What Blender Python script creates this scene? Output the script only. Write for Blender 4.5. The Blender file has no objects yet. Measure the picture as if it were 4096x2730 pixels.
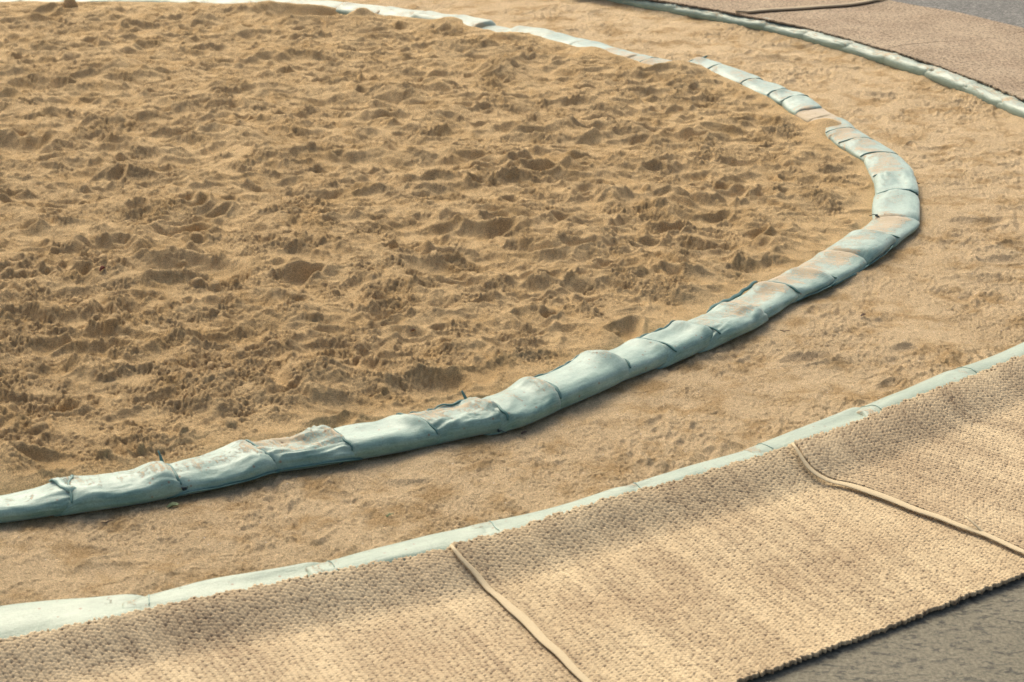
import bpy, math, random
import numpy as np

# ------------------------------------------------------------------ camera, sky, sun, exposure
scene = bpy.context.scene
CAM_H, PITCH, FOC = 3.2, math.radians(21.5), 1.8          # metres, tilt down, focal length / sensor width
cd = bpy.data.cameras.new('camera'); cam = bpy.data.objects.new('camera', cd)
scene.collection.objects.link(cam); scene.camera = cam
cam.location = (0, 0, CAM_H); cam.rotation_euler = (math.pi/2 - PITCH, 0, 0)
cd.sensor_width = 36; cd.lens = 36*FOC; cd.clip_start = .1; cd.clip_end = 3000
cd.dof.use_dof = True; cd.dof.focus_distance = 8.8; cd.dof.aperture_fstop = 5.0
scene.render.resolution_x = 1024; scene.render.resolution_y = 682
scene.view_settings.view_transform = 'Standard'; scene.view_settings.look = 'None'
scene.view_settings.exposure = 0.48; scene.view_settings.gamma = 1
SUN_EL, SUN_AZ = math.radians(46), math.radians(-22)       # azimuth from straight ahead (+Y), minus = left
wd = bpy.data.worlds.new('World'); scene.world = wd; wd.use_nodes = True
nt = wd.node_tree; nt.nodes.clear()
sky = nt.nodes.new('ShaderNodeTexSky'); sky.sky_type = 'NISHITA'; sky.sun_disc = False
sky.sun_elevation = SUN_EL; sky.sun_rotation = SUN_AZ; sky.dust_density = 7; sky.air_density = 1.0; sky.ozone_density = .6
bg = nt.nodes.new('ShaderNodeBackground'); bg.inputs['Strength'].default_value = .15
wo = nt.nodes.new('ShaderNodeOutputWorld')
nt.links.new(sky.outputs[0], bg.inputs['Color']); nt.links.new(bg.outputs[0], wo.inputs['Surface'])
sl = bpy.data.lights.new('sun', 'SUN'); sl.energy = 1.5; sl.angle = math.radians(32); sl.color = (1, .91, .72)
so = bpy.data.objects.new('sun', sl); scene.collection.objects.link(so)
so.rotation_euler = (math.pi/2 - SUN_EL, 0, math.pi - SUN_AZ)   # lamp -Z points away from the sun

COL = scene.collection
RNG = np.random.default_rng(11)
random.seed(5)

# ------------------------------------------------------------------ measuring: where a point seen in the photo lies on level ground
_F = np.array([0, math.cos(PITCH), -math.sin(PITCH)]); _R = np.array([1., 0, 0]); _U = np.array([0, math.sin(PITCH), math.cos(PITCH)])
def at(px, py, z=0.):
    d = _F + (px-2048)/4096/FOC*_R - (py-1365)/4096/FOC*_U
    t = (z-CAM_H)/d[2]
    return t*d[:2]
def pts(L, z=0.): return np.array([at(x, y, z) for x, y in L])

# ------------------------------------------------------------------ helpers
def mesh_obj(name, V, Fq, mat, parent=None, smooth=True, attrs=None):
    """V (n,3), Fq list/array of quads or (list of) polygons"""
    me = bpy.data.meshes.new(name)
    V = np.asarray(V, dtype=np.float32)
    if isinstance(Fq, np.ndarray):
        k = Fq.shape[1]
        me.vertices.add(len(V)); me.vertices.foreach_set('co', V.ravel())
        me.loops.add(Fq.size); me.loops.foreach_set('vertex_index', Fq.astype(np.int32).ravel())
        me.polygons.add(len(Fq)); me.polygons.foreach_set('loop_start', (np.arange(len(Fq))*k).astype(np.int32))
        try: me.polygons.foreach_set('loop_total', np.full(len(Fq), k, dtype=np.int32))
        except Exception: pass
        me.update(calc_edges=True)
    else:
        me.from_pydata([tuple(v) for v in V], [], [tuple(f) for f in Fq]); me.update()
    if smooth: me.polygons.foreach_set('use_smooth', np.ones(len(me.polygons), dtype=bool))
    if attrs:
        for k, a in attrs.items():
            at_ = me.attributes.new(k, 'FLOAT', 'POINT'); at_.data.foreach_set('value', np.asarray(a, dtype=np.float32).ravel())
    me.materials.append(mat)
    o = bpy.data.objects.new(name, me); COL.objects.link(o)
    if parent is not None: o.parent = parent
    return o
def tag(o, label=None, cat=None, group=None, kind=None):
    if label: o['label'] = label
    if cat: o['category'] = cat
    if group: o['group'] = group
    if kind: o['kind'] = kind
    return o
def grid_faces(nr, nc, keep=None):
    i = np.arange(nr-1)[:, None]*nc + np.arange(nc-1)[None, :]
    q = np.stack([i, i+1, i+nc+1, i+nc], -1).reshape(-1, 4)
    if keep is not None: q = q[keep.reshape(-1)]
    return q
def compact(V, Q, attrs=None):
    used = np.zeros(len(V), bool); used[Q.ravel()] = True
    idx = np.cumsum(used)-1
    return V[used], idx[Q], ({k: a[used] for k, a in attrs.items()} if attrs else None)
def sstep(a, b, x):
    t = np.clip((x-a)/(b-a), 0, 1); return t*t*(3-2*t)
def vnoise(x, y, seed=0):
    """smooth value noise in -1..1"""
    xi = np.floor(x).astype(np.int64); yi = np.floor(y).astype(np.int64)
    fx = x-xi; fy = y-yi; fx = fx*fx*(3-2*fx); fy = fy*fy*(3-2*fy)
    def h(a, b):
        n = (a*374761393 + b*668265263 + seed*2246822519) & 0xffffffff
        n = ((n ^ (n >> 13))*1274126177) & 0xffffffff
        n = ((n ^ (n >> 16))*2654435761) & 0xffffffff
        return ((n >> 8) & 0xffff)/32767.5-1
    return (h(xi, yi)*(1-fx)+h(xi+1, yi)*fx)*(1-fy)+(h(xi, yi+1)*(1-fx)+h(xi+1, yi+1)*fx)*fy
def hrand(a, b, seed=0):
    n = (a.astype(np.int64)*374761393 + b.astype(np.int64)*668265263 + seed*2246822519) & 0xffffffff
    n = ((n ^ (n >> 13))*1274126177) & 0xffffffff
    n = ((n ^ (n >> 16))*2654435761) & 0xffffffff
    return ((n >> 8) & 0xffff)/65535.
def resample(P, step):
    P = np.asarray(P, float); d = np.r_[0, np.cumsum(np.hypot(*np.diff(P[:, :2], axis=0).T))]
    n = max(2, int(round(d[-1]/step))+1); s = np.linspace(0, d[-1], n)
    return np.stack([np.interp(s, d, P[:, k]) for k in range(P.shape[1])], 1)
def smooth_line(P, it=2):
    P = np.asarray(P, float).copy()
    for _ in range(it): P[1:-1] = (P[:-2]+2*P[1:-1]+P[2:])/4
    return P

# ------------------------------------------------------------------ materials
def new_mat(name):
    m = bpy.data.materials.new(name); m.use_nodes = True
    n = m.node_tree.nodes; l = m.node_tree.links
    b = n['Principled BSDF']; return m, n, l, b
def ramp(n, stops, interp='LINEAR'):
    r = n.new('ShaderNodeValToRGB'); r.color_ramp.interpolation = interp
    e = r.color_ramp.elements
    while len(e) < len(stops): e.new(.5)
    for k, (p, c) in enumerate(stops):
        e[k].position = p; e[k].color = (*c, 1) if len(c) == 3 else c
    return r
def noise(n, l, vec, scale, detail=4, rough=.55, dist=0.):
    t = n.new('ShaderNodeTexNoise'); t.inputs['Scale'].default_value = scale
    t.inputs['Detail'].default_value = detail; t.inputs['Roughness'].default_value = rough; t.inputs['Distortion'].default_value = dist
    l.new(vec, t.inputs['Vector']); return t
def mixc(n, l, fac, a, b, mode='MIX'):
    m = n.new('ShaderNodeMix'); m.data_type = 'RGBA'; m.blend_type = mode
    for sock, v in ((m.inputs[0], fac), (m.inputs[6], a), (m.inputs[7], b)):
        if hasattr(v, 'is_output'): l.new(v, sock)
        elif isinstance(v, (int, float)): sock.default_value = v
        else: sock.default_value = (*v, 1)
    return m.outputs[2]
def math_(n, l, op, a, b=0., clamp=False):
    m = n.new('ShaderNodeMath'); m.operation = op; m.use_clamp = clamp
    for k, v in ((0, a), (1, b)):
        if hasattr(v, 'is_output'): l.new(v, m.inputs[k])
        else: m.inputs[k].default_value = v
    return m.outputs[0]
def attr(n, name):
    a = n.new('ShaderNodeAttribute'); a.attribute_name = name; return a.outputs['Fac']
def coords(n): return n.new('ShaderNodeTexCoord').outputs['Object']
def bump(n, l, h, strength, dist, prev=None):
    b = n.new('ShaderNodeBump'); b.inputs['Strength'].default_value = strength; b.inputs['Distance'].default_value = dist
    l.new(h, b.inputs['Height'])
    if prev is not None: l.new(prev, b.inputs['Normal'])
    return b.outputs['Normal']

def sand_material(name, dry, damp, spot, grain_amt, specks):
    m, n, l, b = new_mat(name)
    co = coords(n)
    crumb = attr(n, 'crumb')
    big = noise(n, l, co, 1.3, 5, .6)
    fac = math_(n, l, 'ADD', math_(n, l, 'MULTIPLY', crumb, .5), math_(n, l, 'MULTIPLY', math_(n, l, 'SUBTRACT', big.outputs[0], .5), .9), True)
    c = mixc(n, l, fac, dry, damp)
    sp = noise(n, l, co, 4.2, 6, .65)
    sr = ramp(n, [(.48, (0, 0, 0)), (.62, (1, 1, 1))]); l.new(sp.outputs[0], sr.inputs[0])
    c = mixc(n, l, math_(n, l, 'MULTIPLY', sr.outputs[0], .75), c, spot)
    g = noise(n, l, co, 190, 4, .8)
    gr = ramp(n, [(.32, (.38, .36, .33)), (.5, (1, 1, 1)), (.70, (1.55, 1.52, 1.46))]); l.new(g.outputs[0], gr.inputs[0])
    c = mixc(n, l, grain_amt, c, gr.outputs[0], 'MULTIPLY')
    g2 = noise(n, l, co, 75, 5, .75)
    gr2 = ramp(n, [(.3, (.80, .79, .78)), (.6, (1.08, 1.08, 1.08))]); l.new(g2.outputs[0], gr2.inputs[0])
    c = mixc(n, l, grain_amt, c, gr2.outputs[0], 'MULTIPLY')
    vo = n.new('ShaderNodeTexVoronoi'); vo.inputs['Scale'].default_value = 42; l.new(co, vo.inputs['Vector'])
    vr = ramp(n, [(0, (1, 1, 1)), (.10, (1, 1, 1)), (.15, (0, 0, 0))]); l.new(vo.outputs['Distance'], vr.inputs[0])
    sc = n.new('ShaderNodeSeparateColor'); l.new(vo.outputs['Color'], sc.inputs[0])
    on = math_(n, l, 'GREATER_THAN', sc.outputs[1], .80)
    cr_ = ramp(n, [(0, (.10, .07, .045)), (.6, (.2, .14, .09)), (.7, (.75, .68, .56)), (1, (.8, .74, .62))]); l.new(sc.outputs[0], cr_.inputs[0])
    c = mixc(n, l, math_(n, l, 'MULTIPLY', math_(n, l, 'MULTIPLY', vr.outputs[0], on), specks), c, cr_.outputs[0])
    l.new(c, b.inputs['Base Color']); b.inputs['Roughness'].default_value = .95
    b.inputs['Specular IOR Level'].default_value = .15
    nb = bump(n, l, noise(n, l, co, 95, 6, .8).outputs[0], .9, .012)
    nb = bump(n, l, g.outputs[0], .5, .003, nb)
    l.new(nb, b.inputs['Normal'])
    return m
M_PIT = sand_material('pit_sand', (.60, .435, .225), (.45, .315, .16), (.49, .335, .155), .9, .25)
M_PATH = sand_material('path_sand', (.62, .475, .28), (.46, .33, .18), (.39, .26, .115), .95, .8)

def bag_material(name, base, pale, dustc):
    m, n, l, b = new_mat(name)
    co = coords(n)
    v = noise(n, l, co, 5, 4, .6)
    vr_ = ramp(n, [(.36, (0, 0, 0)), (.64, (1, 1, 1))]); l.new(v.outputs[0], vr_.inputs[0])
    c = mixc(n, l, vr_.outputs[0], base, pale)
    # woven tape: fine cross hatch
    uv = n.new('ShaderNodeUVMap').outputs[0]
    w1 = n.new('ShaderNodeTexWave'); w1.inputs['Scale'].default_value = 55; w1.bands_direction = 'X'; l.new(uv, w1.inputs['Vector'])
    w2 = n.new('ShaderNodeTexWave'); w2.inputs['Scale'].default_value = 55; w2.bands_direction = 'Y'; l.new(uv, w2.inputs['Vector'])
    wv = math_(n, l, 'MULTIPLY', w1.outputs['Fac'], w2.outputs['Fac'])
    c = mixc(n, l, math_(n, l, 'MULTIPLY', wv, .25), c, tuple(x*.72 for x in base))
    # streaks of wear along the weave
    mp = n.new('ShaderNodeMapping'); mp.inputs['Scale'].default_value = (14, 45, 1); l.new(uv, mp.inputs[0])
    st = noise(n, l, mp.outputs[0], 1.0, 4, .6)
    str_ = ramp(n, [(.38, (0, 0, 0)), (.66, (1, 1, 1))]); l.new(st.outputs[0], str_.inputs[0])
    c = mixc(n, l, math_(n, l, 'MULTIPLY', str_.outputs[0], .30), c, tuple(min(1, x*1.45) for x in pale))
    gz = noise(n, l, co, 150, 3, .7); gzr = ramp(n, [(.3, (.80, .80, .80)), (.7, (1.18, 1.18, 1.18))]); l.new(gz.outputs[0], gzr.inputs[0])
    c = mixc(n, l, .9, c, gzr.outputs[0], 'MULTIPLY')
    # thin film of dust, then loose sand lying on the top
    dust = attr(n, 'dust')
    film = math_(n, l, 'MULTIPLY', math_(n, l, 'SUBTRACT', dust, .30), 1.6, True)
    c = mixc(n, l, math_(n, l, 'MULTIPLY', film, .8), c, (.40, .44, .33))
    mp2 = n.new('ShaderNodeMapping'); mp2.inputs['Scale'].default_value = (30, 8, 9); l.new(uv, mp2.inputs[0])
    dn = noise(n, l, mp2.outputs[0], 1.0, 8, .72, .3)
    dn2 = noise(n, l, co, 7, 5, .6)
    dn3 = noise(n, l, co, 90, 4, .8)
    s = math_(n, l, 'ADD', math_(n, l, 'MULTIPLY', dn.outputs[0], .38), math_(n, l, 'MULTIPLY', dn2.outputs[0], .27))
    s = math_(n, l, 'ADD', s, math_(n, l, 'MULTIPLY', dn3.outputs[0], .35))
    f = math_(n, l, 'SUBTRACT', math_(n, l, 'ADD', s, dust), 1.0)
    f = math_(n, l, 'MULTIPLY', f, 26., True)
    c = mixc(n, l, math_(n, l, 'MULTIPLY', f, .88), c, dustc)
    # dirt specks
    vo = n.new('ShaderNodeTexVoronoi'); vo.inputs['Scale'].default_value = 24; l.new(co, vo.inputs['Vector'])
    vr = ramp(n, [(.0, (1, 1, 1)), (.09, (1, 1, 1)), (.16, (0, 0, 0))]); l.new(vo.outputs['Distance'], vr.inputs[0])
    sel = noise(n, l, co, 11, 3, .6); sr = ramp(n, [(.40, (0, 0, 0)), (.50, (1, 1, 1))]); l.new(sel.outputs[0], sr.inputs[0])
    c = mixc(n, l, math_(n, l, 'MULTIPLY', math_(n, l, 'MULTIPLY', vr.outputs[0], sr.outputs[0]), .85), c, (.19, .125, .07))
    l.new(c, b.inputs['Base Color'])
    l.new(math_(n, l, 'ADD', math_(n, l, 'MULTIPLY', f, .4), .46, True), b.inputs['Roughness'])
    b.inputs['Specular IOR Level'].default_value = .5
    b.inputs['Sheen Weight'].default_value = .30; b.inputs['Sheen Roughness'].default_value = .45
    nb = bump(n, l, wv, .3, .0012)
    nb = bump(n, l, st.outputs[0], .35, .003, nb)
    nb = bump(n, l, noise(n, l, co, 140, 4, .7).outputs[0], .35, .002, nb)
    nb = bump(n, l, noise(n, l, co, 16, 5, .65).outputs[0], .3, .010, nb)
    nb = bump(n, l, math_(n, l, 'MULTIPLY', f, dn.outputs[0]), .6, .004, nb)
    l.new(nb, b.inputs['Normal'])
    return m
M_BAG = bag_material('teal_woven_bag', (.085, .195, .16), (.25, .37, .30), (.45, .345, .205))
M_BAG_SAGE = bag_material('sage_woven_bag', (.14, .22, .165), (.235, .32, .24), (.48, .35, .19))
M_BAG_PALE = bag_material('pale_woven_bag', (.165, .245, .175), (.26, .335, .245), (.45, .345, .205))
def plain(name, c, rough=.7, sc=40, var=.25):
    m, n, l, b = new_mat(name); co = coords(n)
    t = noise(n, l, co, sc, 4, .6)
    l.new(mixc(n, l, t.outputs[0], tuple(x*(1-var) for x in c), tuple(x*(1+var) for x in c)), b.inputs['Base Color'])
    b.inputs['Roughness'].default_value = rough
    l.new(bump(n, l, t.outputs[0], .3, .003), b.inputs['Normal'])
    return m
M_HEM = plain('green_hem', (.065, .155, .135), .6)
M_TIE = plain('dark_string', (.02, .04, .045), .8)
M_TAPE = plain('mat_binding', (.52, .42, .25), .85, 120, .15)
M_LEAF_G = plain('green_leaf', (.22, .27, .12), .6)
M_LEAF_R = plain('red_leaf', (.17, .045, .03), .6)
M_LEAF_B = plain('brown_leaf', (.16, .10, .06), .7)
M_TWIG = plain('twig', (.13, .085, .05), .8)

def mat_material(name, light, dark, bumpy, coarse=False):
    m, n, l, b = new_mat(name); co = coords(n)
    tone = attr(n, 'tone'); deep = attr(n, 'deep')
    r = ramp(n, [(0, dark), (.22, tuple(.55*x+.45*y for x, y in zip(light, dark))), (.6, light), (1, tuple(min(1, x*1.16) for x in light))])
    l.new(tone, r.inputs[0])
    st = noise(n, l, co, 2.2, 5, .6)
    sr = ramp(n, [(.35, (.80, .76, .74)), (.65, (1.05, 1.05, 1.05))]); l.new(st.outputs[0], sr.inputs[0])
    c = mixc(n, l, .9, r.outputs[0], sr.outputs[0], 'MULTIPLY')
    fn = noise(n, l, co, 130, 4, .7)
    fr = ramp(n, [(.3, (.82, .82, .82)), (.7, (1.12, 1.12, 1.12))]); l.new(fn.outputs[0], fr.inputs[0])
    c = mixc(n, l, .8, c, fr.outputs[0], 'MULTIPLY')
    if coarse:
        kn = noise(n, l, co, 46, 3, .7); kr = ramp(n, [(.36, (.45, .43, .40)), (.5, (1, 1, 1)), (.64, (1.45, 1.42, 1.38))]); l.new(kn.outputs[0], kr.inputs[0])
        c = mixc(n, l, 1., c, kr.outputs[0], 'MULTIPLY')
    l.new(c, b.inputs['Base Color']); b.inputs['Roughness'].default_value = .85; b.inputs['Specular IOR Level'].default_value = .25
    l.new(bump(n, l, fn.outputs[0], bumpy, .002), b.inputs['Normal'])
    return m
M_MAT = mat_material('braided_straw', (.55, .435, .26), (.24, .17, .10), .5)
M_MAT_ROSE = mat_material('rosy_braided_straw', (.54, .425, .25), (.24, .17, .10), .5)
M_MAT_FAR = mat_material('grey_braided_straw', (.34, .27, .18), (.14, .10, .06), .6, True)
M_TAPE_FAR = plain('far_binding', (.33, .26, .16), .85, 60, .2)

def ground_material():
    m, n, l, b = new_mat('grey_ground'); co = coords(n)
    big = noise(n, l, co, 1.6, 6, .6)
    c = mixc(n, l, big.outputs[0], (.125, .115, .08), (.21, .19, .135))
    mp = n.new('ShaderNodeMapping'); mp.inputs['Rotation'].default_value = (0, 0, .5); mp.inputs['Scale'].default_value = (14, 30, 1); l.new(co, mp.inputs[0])
    d = noise(n, l, mp.outputs[0], 1.3, 8, .7, .6)
    dr = ramp(n, [(.52, (0, 0, 0)), (.60, (1, 1, 1))]); l.new(d.outputs[0], dr.inputs[0])
    c = mixc(n, l, math_(n, l, 'MULTIPLY', dr.outputs[0], .75), c, (.04, .042, .036))
    g = noise(n, l, co, 70, 6, .8)
    gr = ramp(n, [(.35, (.5, .5, .5)), (.65, (1.5, 1.5, 1.45))]); l.new(g.outputs[0], gr.inputs[0])
    c = mixc(n, l, .9, c, gr.outputs[0], 'MULTIPLY')
    # far side: darker asphalt
    sx = n.new('ShaderNodeSeparateXYZ'); l.new(co, sx.inputs[0])
    far = n.new('ShaderNodeMapRange'); far.inputs['From Min'].default_value = 11; far.inputs['From Max'].default_value = 12; l.new(sx.outputs[1], far.inputs[0])
    vo = n.new('ShaderNodeTexVoronoi'); vo.inputs['Scale'].default_value = 60; l.new(co, vo.inputs['Vector'])
    ar = ramp(n, [(0, (.06, .062, .055)), (.6, (.12, .12, .105)), (1, (.26, .25, .22))]); l.new(vo.outputs['Color'], ar.inputs[0])
    c = mixc(n, l, far.outputs[0], c, ar.outputs[0])
    l.new(c, b.inputs['Base Color']); b.inputs['Roughness'].default_value = .9
    nb = bump(n, l, g.outputs[0], .6, .005); nb = bump(n, l, d.outputs[0], .5, .012, nb)
    l.new(nb, b.inputs['Normal']); return m
M_GROUND = ground_material()

# ------------------------------------------------------------------ layout of the inner ring of bags
# where each joint between two bags meets the ground on the outer side, with the way the joint runs (photo pixels)
SE = [((-1500, 2145), (-1500, 2200)), ((-910, 2130), (-910, 2185)), ((-330, 2090), (-330, 2150)), ((275, 1952), (300, 2076)), ((650, 1895), (725, 2005)), ((1037, 1824), (1122, 1913)), ((1375, 1780), (1448, 1855)),
      ((1640, 1720), (1759, 1797)), ((1869, 1642), (2056, 1736)), ((2090, 1557), (2252, 1665)), ((2384, 1474), (2527, 1533)),
      ((2592, 1405), (2711, 1466)), ((2724, 1333), (2877, 1400)), ((2864, 1252), (3051, 1308)), ((3024, 1160), (3207, 1213)),
      ((3187, 1105), (3346, 1153)), ((3345, 1010), (3483, 1076)), ((3385, 960), (3592, 993)), ((3460, 880), (3678, 909)),
      ((3477, 802), (3667, 803)), ((3467, 718), (3661, 735)), ((3400, 655), (3590, 645)), ((3333, 590), (3500, 590)),
      ((3290, 560), (3440, 548)), ((3245, 526), (3376, 507)), ((3195, 490), (3330, 480)), ((3155, 447), (3286, 457)), ((3122, 425), (3224, 416)), ((3057, 396), (3164, 390)),
      ((2941, 352), (3054, 350)), ((2806, 303), (2914, 295)), ((2735, 272), (2835, 266))]
ring_out = [at(*o) for i, o in SE]; ring_dir = []
for i, o in SE:
    v = at(*i, .085)-at(*o); ring_dir.append(v/np.hypot(*v))
# back part: near contact line with the sand, z about 0.085
BN = [(2666, 262), (2553, 250), (2470, 228), (2401, 208), (2277, 172), (2160, 145), (2010, 128), (1880, 104), (1799, 80), (1640, 74), (1500, 55), (1359, 34), (1168, 22), (1000, 16), (830, 11), (640, 8), (450, 6), (260, 5), (80, 5), (-110, 5), (-320, 6), (-540, 9), (-760, 14), (-980, 22), (-1200, 32)]
bn = smooth_line(pts(BN, .085), 1)
centre = np.array([-3.1, 11.6])
RW = np.full(len(SE), .245); RW[16:24] = .268; RW[:5] = .20
out = list(ring_out); inn = []
for k, (o, d) in enumerate(zip(ring_out, ring_dir)):
    tng = (ring_out[min(k+1, len(SE)-1)]-ring_out[max(k-1, 0)]); tng /= np.hypot(*tng)
    nrm = np.array([-tng[1], tng[0]])
    if nrm@(centre-o) < 0: nrm = -nrm
    dd = .45*d+.55*nrm; dd /= np.hypot(*dd)
    inn.append(o+RW[k]*dd)
for k, p in enumerate(bn):
    tng = bn[min(k+1, len(bn)-1)]-bn[max(k-1, 0)]; tng /= np.hypot(*tng)
    nrm = np.array([-tng[1], tng[0]])
    if nrm@(p-centre) < 0: nrm = -nrm
    inn.append(p-.03*nrm); out.append(p+.28*nrm)
out = np.array(out); inn = np.array(inn)
ring_mid = (out+inn)/2

# outer ring: front crest and back inner contact
FO = [(-1750, 2440), (-1100, 2450), (-500, 2440), (0, 2418), (432, 2407), (814, 2328), (1081, 2284), (1400, 2209), (1854, 2110), (2092, 2042), (2271, 2006), (2600, 1917), (2828, 1852), (3056, 1765), (3220, 1701), (3421, 1619), (3694, 1519), (3840, 1455), (4000, 1420), (4130, 1365), (4330, 1270), (4560, 1140), (4740, 1030), (4850, 950)]
BO = [(2060, -60), (2240, -25), (2422, 15), (2590, 50), (2834, 88), (3025, 126), (3254, 179), (3445, 244), (3636, 294), (3788, 351), (3964, 435), (4110, 492), (4260, 570), (4450, 680), (4620, 780), (4740, 870)]
fo = smooth_line(pts(FO, .12), 1); bo = smooth_line(pts(BO, 0), 1)
ME = [(-1750, 2660), (-1100, 2660), (-500, 2640), (0, 2555), (267, 2490), (598, 2418), (829, 2371), (1196, 2299), (1400, 2256), (1638, 2208), (1804, 2176), (1995, 2119), (2215, 2060), (2399, 2000), (2600, 1943), (2828, 1879), (3138, 1779), (3239, 1751), (3421, 1701), (3676, 1587), (3968, 1469), (4096, 1432), (4300, 1345), (4520, 1230), (4720, 1110), (4830, 1030)]
me_ = smooth_line(pts(ME, .128), 1)
def normals(P, away):
    T = np.gradient(P, axis=0); T /= np.hypot(T[:, 0], T[:, 1])[:, None]
    N = np.stack([-T[:, 1], T[:, 0]], 1)
    s = np.sign(((P-away)*N).sum(1)); return N*s[:, None]
fo_n = normals(fo, centre); bo_n = normals(bo, centre)
outer_in_line = np.vstack([fo-.10*fo_n, bo[::-1]])          # inner foot of the outer ring, front then right side then back

# ------------------------------------------------------------------ sand height field (5 mm cells)
RES = .005; X0, X1, Y0, Y1 = -7.3, 5.6, 5.2, 17.9
NX, NY = int((X1-X0)/RES), int((Y1-Y0)/RES)
def spectral(lo, hi, beta, seed, ax=1.0):
    """noise with wavelengths lo..hi metres, power slope beta, unit variance"""
    r = np.random.default_rng(seed)
    kx = np.fft.rfftfreq(NX, RES)[None, :]*ax; ky = np.fft.fftfreq(NY, RES)[:, None]
    k = np.sqrt(kx*kx+ky*ky)+1e-9
    amp = k**(-beta)*np.exp(-(1/(hi*k))**4)*np.exp(-(k*lo)**2)
    w = np.fft.rfft2(r.standard_normal((NY, NX), dtype=np.float32))*amp
    h = np.fft.irfft2(w, s=(NY, NX)).astype(np.float32)
    return h/h.std()
def blur(a, s):
    kx = np.fft.rfftfreq(NX, RES)[None, :]; ky = np.fft.fftfreq(NY, RES)[:, None]
    return np.fft.irfft2(np.fft.rfft2(a)*np.exp(-2*(math.pi*s)**2*(kx*kx+ky*ky)), s=a.shape).astype(np.float32)
def polydist(P, x, y):
    d = np.full(x.shape, 1e9)
    for a, b in zip(P[:-1], P[1:]):
        v = b-a; t = np.clip(((x-a[0])*v[0]+(y-a[1])*v[1])/(v@v), 0, 1)
        d = np.minimum(d, (x-a[0]-t*v[0])**2+(y-a[1]-t*v[1])**2)
    return np.sqrt(d)
def inside(P, x, y):
    r = np.zeros(x.shape, bool); n = len(P)
    for k in range(n):
        a, b = P[k], P[(k+1) % n]
        c = ((a[1] > y) != (b[1] > y)) & (x < (b[0]-a[0])*(y-a[1])/(b[1]-a[1]+1e-12)+a[0]); r ^= c
    return r
CG = .04
cx = np.arange(X0-.1, X1+.2, CG); cy = np.arange(Y0-.1, Y1+.2, CG); CX, CY = np.meshgrid(cx, cy)
poly_in = np.vstack([ring_mid, [[-11, ring_mid[-1][1]]], [[-11, ring_mid[0][1]-.1]]])
sd_c = polydist(ring_mid, CX, CY)*np.where(inside(poly_in, CX, CY), 1, -1)         # + inside the pit
poly_outr = np.vstack([outer_in_line, [[-11, outer_in_line[-1][1]]], [[-11, outer_in_line[0][1]-.1]]])
so_c = polydist(outer_in_line, CX, CY)*np.where(inside(poly_outr, CX, CY), 1, -1)  # + inside the outer ring
def bil(A, x, y, x0, y0, res):
    fx = np.clip((x-x0)/res, 0, A.shape[1]-1.001); fy = np.clip((y-y0)/res, 0, A.shape[0]-1.001)
    i = fx.astype(np.int32); j = fy.astype(np.int32); fx = (fx-i).astype(np.float32); fy = (fy-j).astype(np.float32)
    return (A[j, i]*(1-fx)+A[j, i+1]*fx)*(1-fy)+(A[j+1, i]*(1-fx)+A[j+1, i+1]*fx)*fy
gx = (X0+np.arange(NX)*RES).astype(np.float32); gy = (Y0+np.arange(NY)*RES).astype(np.float32)
GX, GY = np.meshgrid(gx, gy)
SD = bil(sd_c, GX, GY, cx[0], cy[0], CG).astype(np.float32)
PIT = sstep(-.02, .10, SD)                    # 1 in the pit
ROUGH = sstep(.06, .45, SD)                   # trampled amplitude grows away from the bags
H = (spectral(.12, 1.0, 1.9, 1, 1.6)*.022*(.2+.8*ROUGH)).astype(np.float32)
H += (.8-np.abs(spectral(.06, .45, 1.6, 2, 1.7)))*.0145*ROUGH+(.8-np.abs(spectral(.03, .16, 1.2, 3, 1.5)))*.0036*ROUGH
smooth_mask = np.zeros_like(H)                # 1 where a sole pressed the sand flat
CR = np.ones_like(H)*.5
def stamp(x, y, ang, L, Wd, depth, rim=.5, push=.5, smooth=.8, hardness=4):
    R_ = max(L, Wd)*1.1
    i0, i1 = int((x-R_-X0)/RES), int((x+R_-X0)/RES)+1; j0, j1 = int((y-R_-Y0)/RES), int((y+R_-Y0)/RES)+1
    if i0 < 0 or j0 < 0 or i1 >= NX or j1 >= NY: return
    sx = GX[j0:j1, i0:i1]-x; sy = GY[j0:j1, i0:i1]-y
    c, s = math.cos(ang), math.sin(ang)
    a = (sx*c+sy*s)/(L/2); b = (-sx*s+sy*c)/(Wd/2)
    b = b*(1+.22*np.sin(a*2.4)); wob = 1+.12*np.sin(3*np.arctan2(b, a)+x*40)
    r = np.sqrt(a*a+b*b)/wob
    h = H[j0:j1, i0:i1]
    m = np.exp(-np.clip(r, 0, 5)**hardness).astype(np.float32)
    mid = float(h[(j1-j0)//2, (i1-i0)//2])*.5
    floor = mid-depth*(1+.25*a)
    rimh = depth*rim*np.exp(-((r-1.28)/.26)**2)*(1+push*np.tanh(a*1.5))
    H[j0:j1, i0:i1] = h*(1-m)+floor*m+rimh*(1-m)
    smooth_mask[j0:j1, i0:i1] = np.maximum(smooth_mask[j0:j1, i0:i1]*(1-.6*np.exp(-((r-1.2)/.35)**2)), m*smooth)
rs = np.random.default_rng(77)
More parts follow.
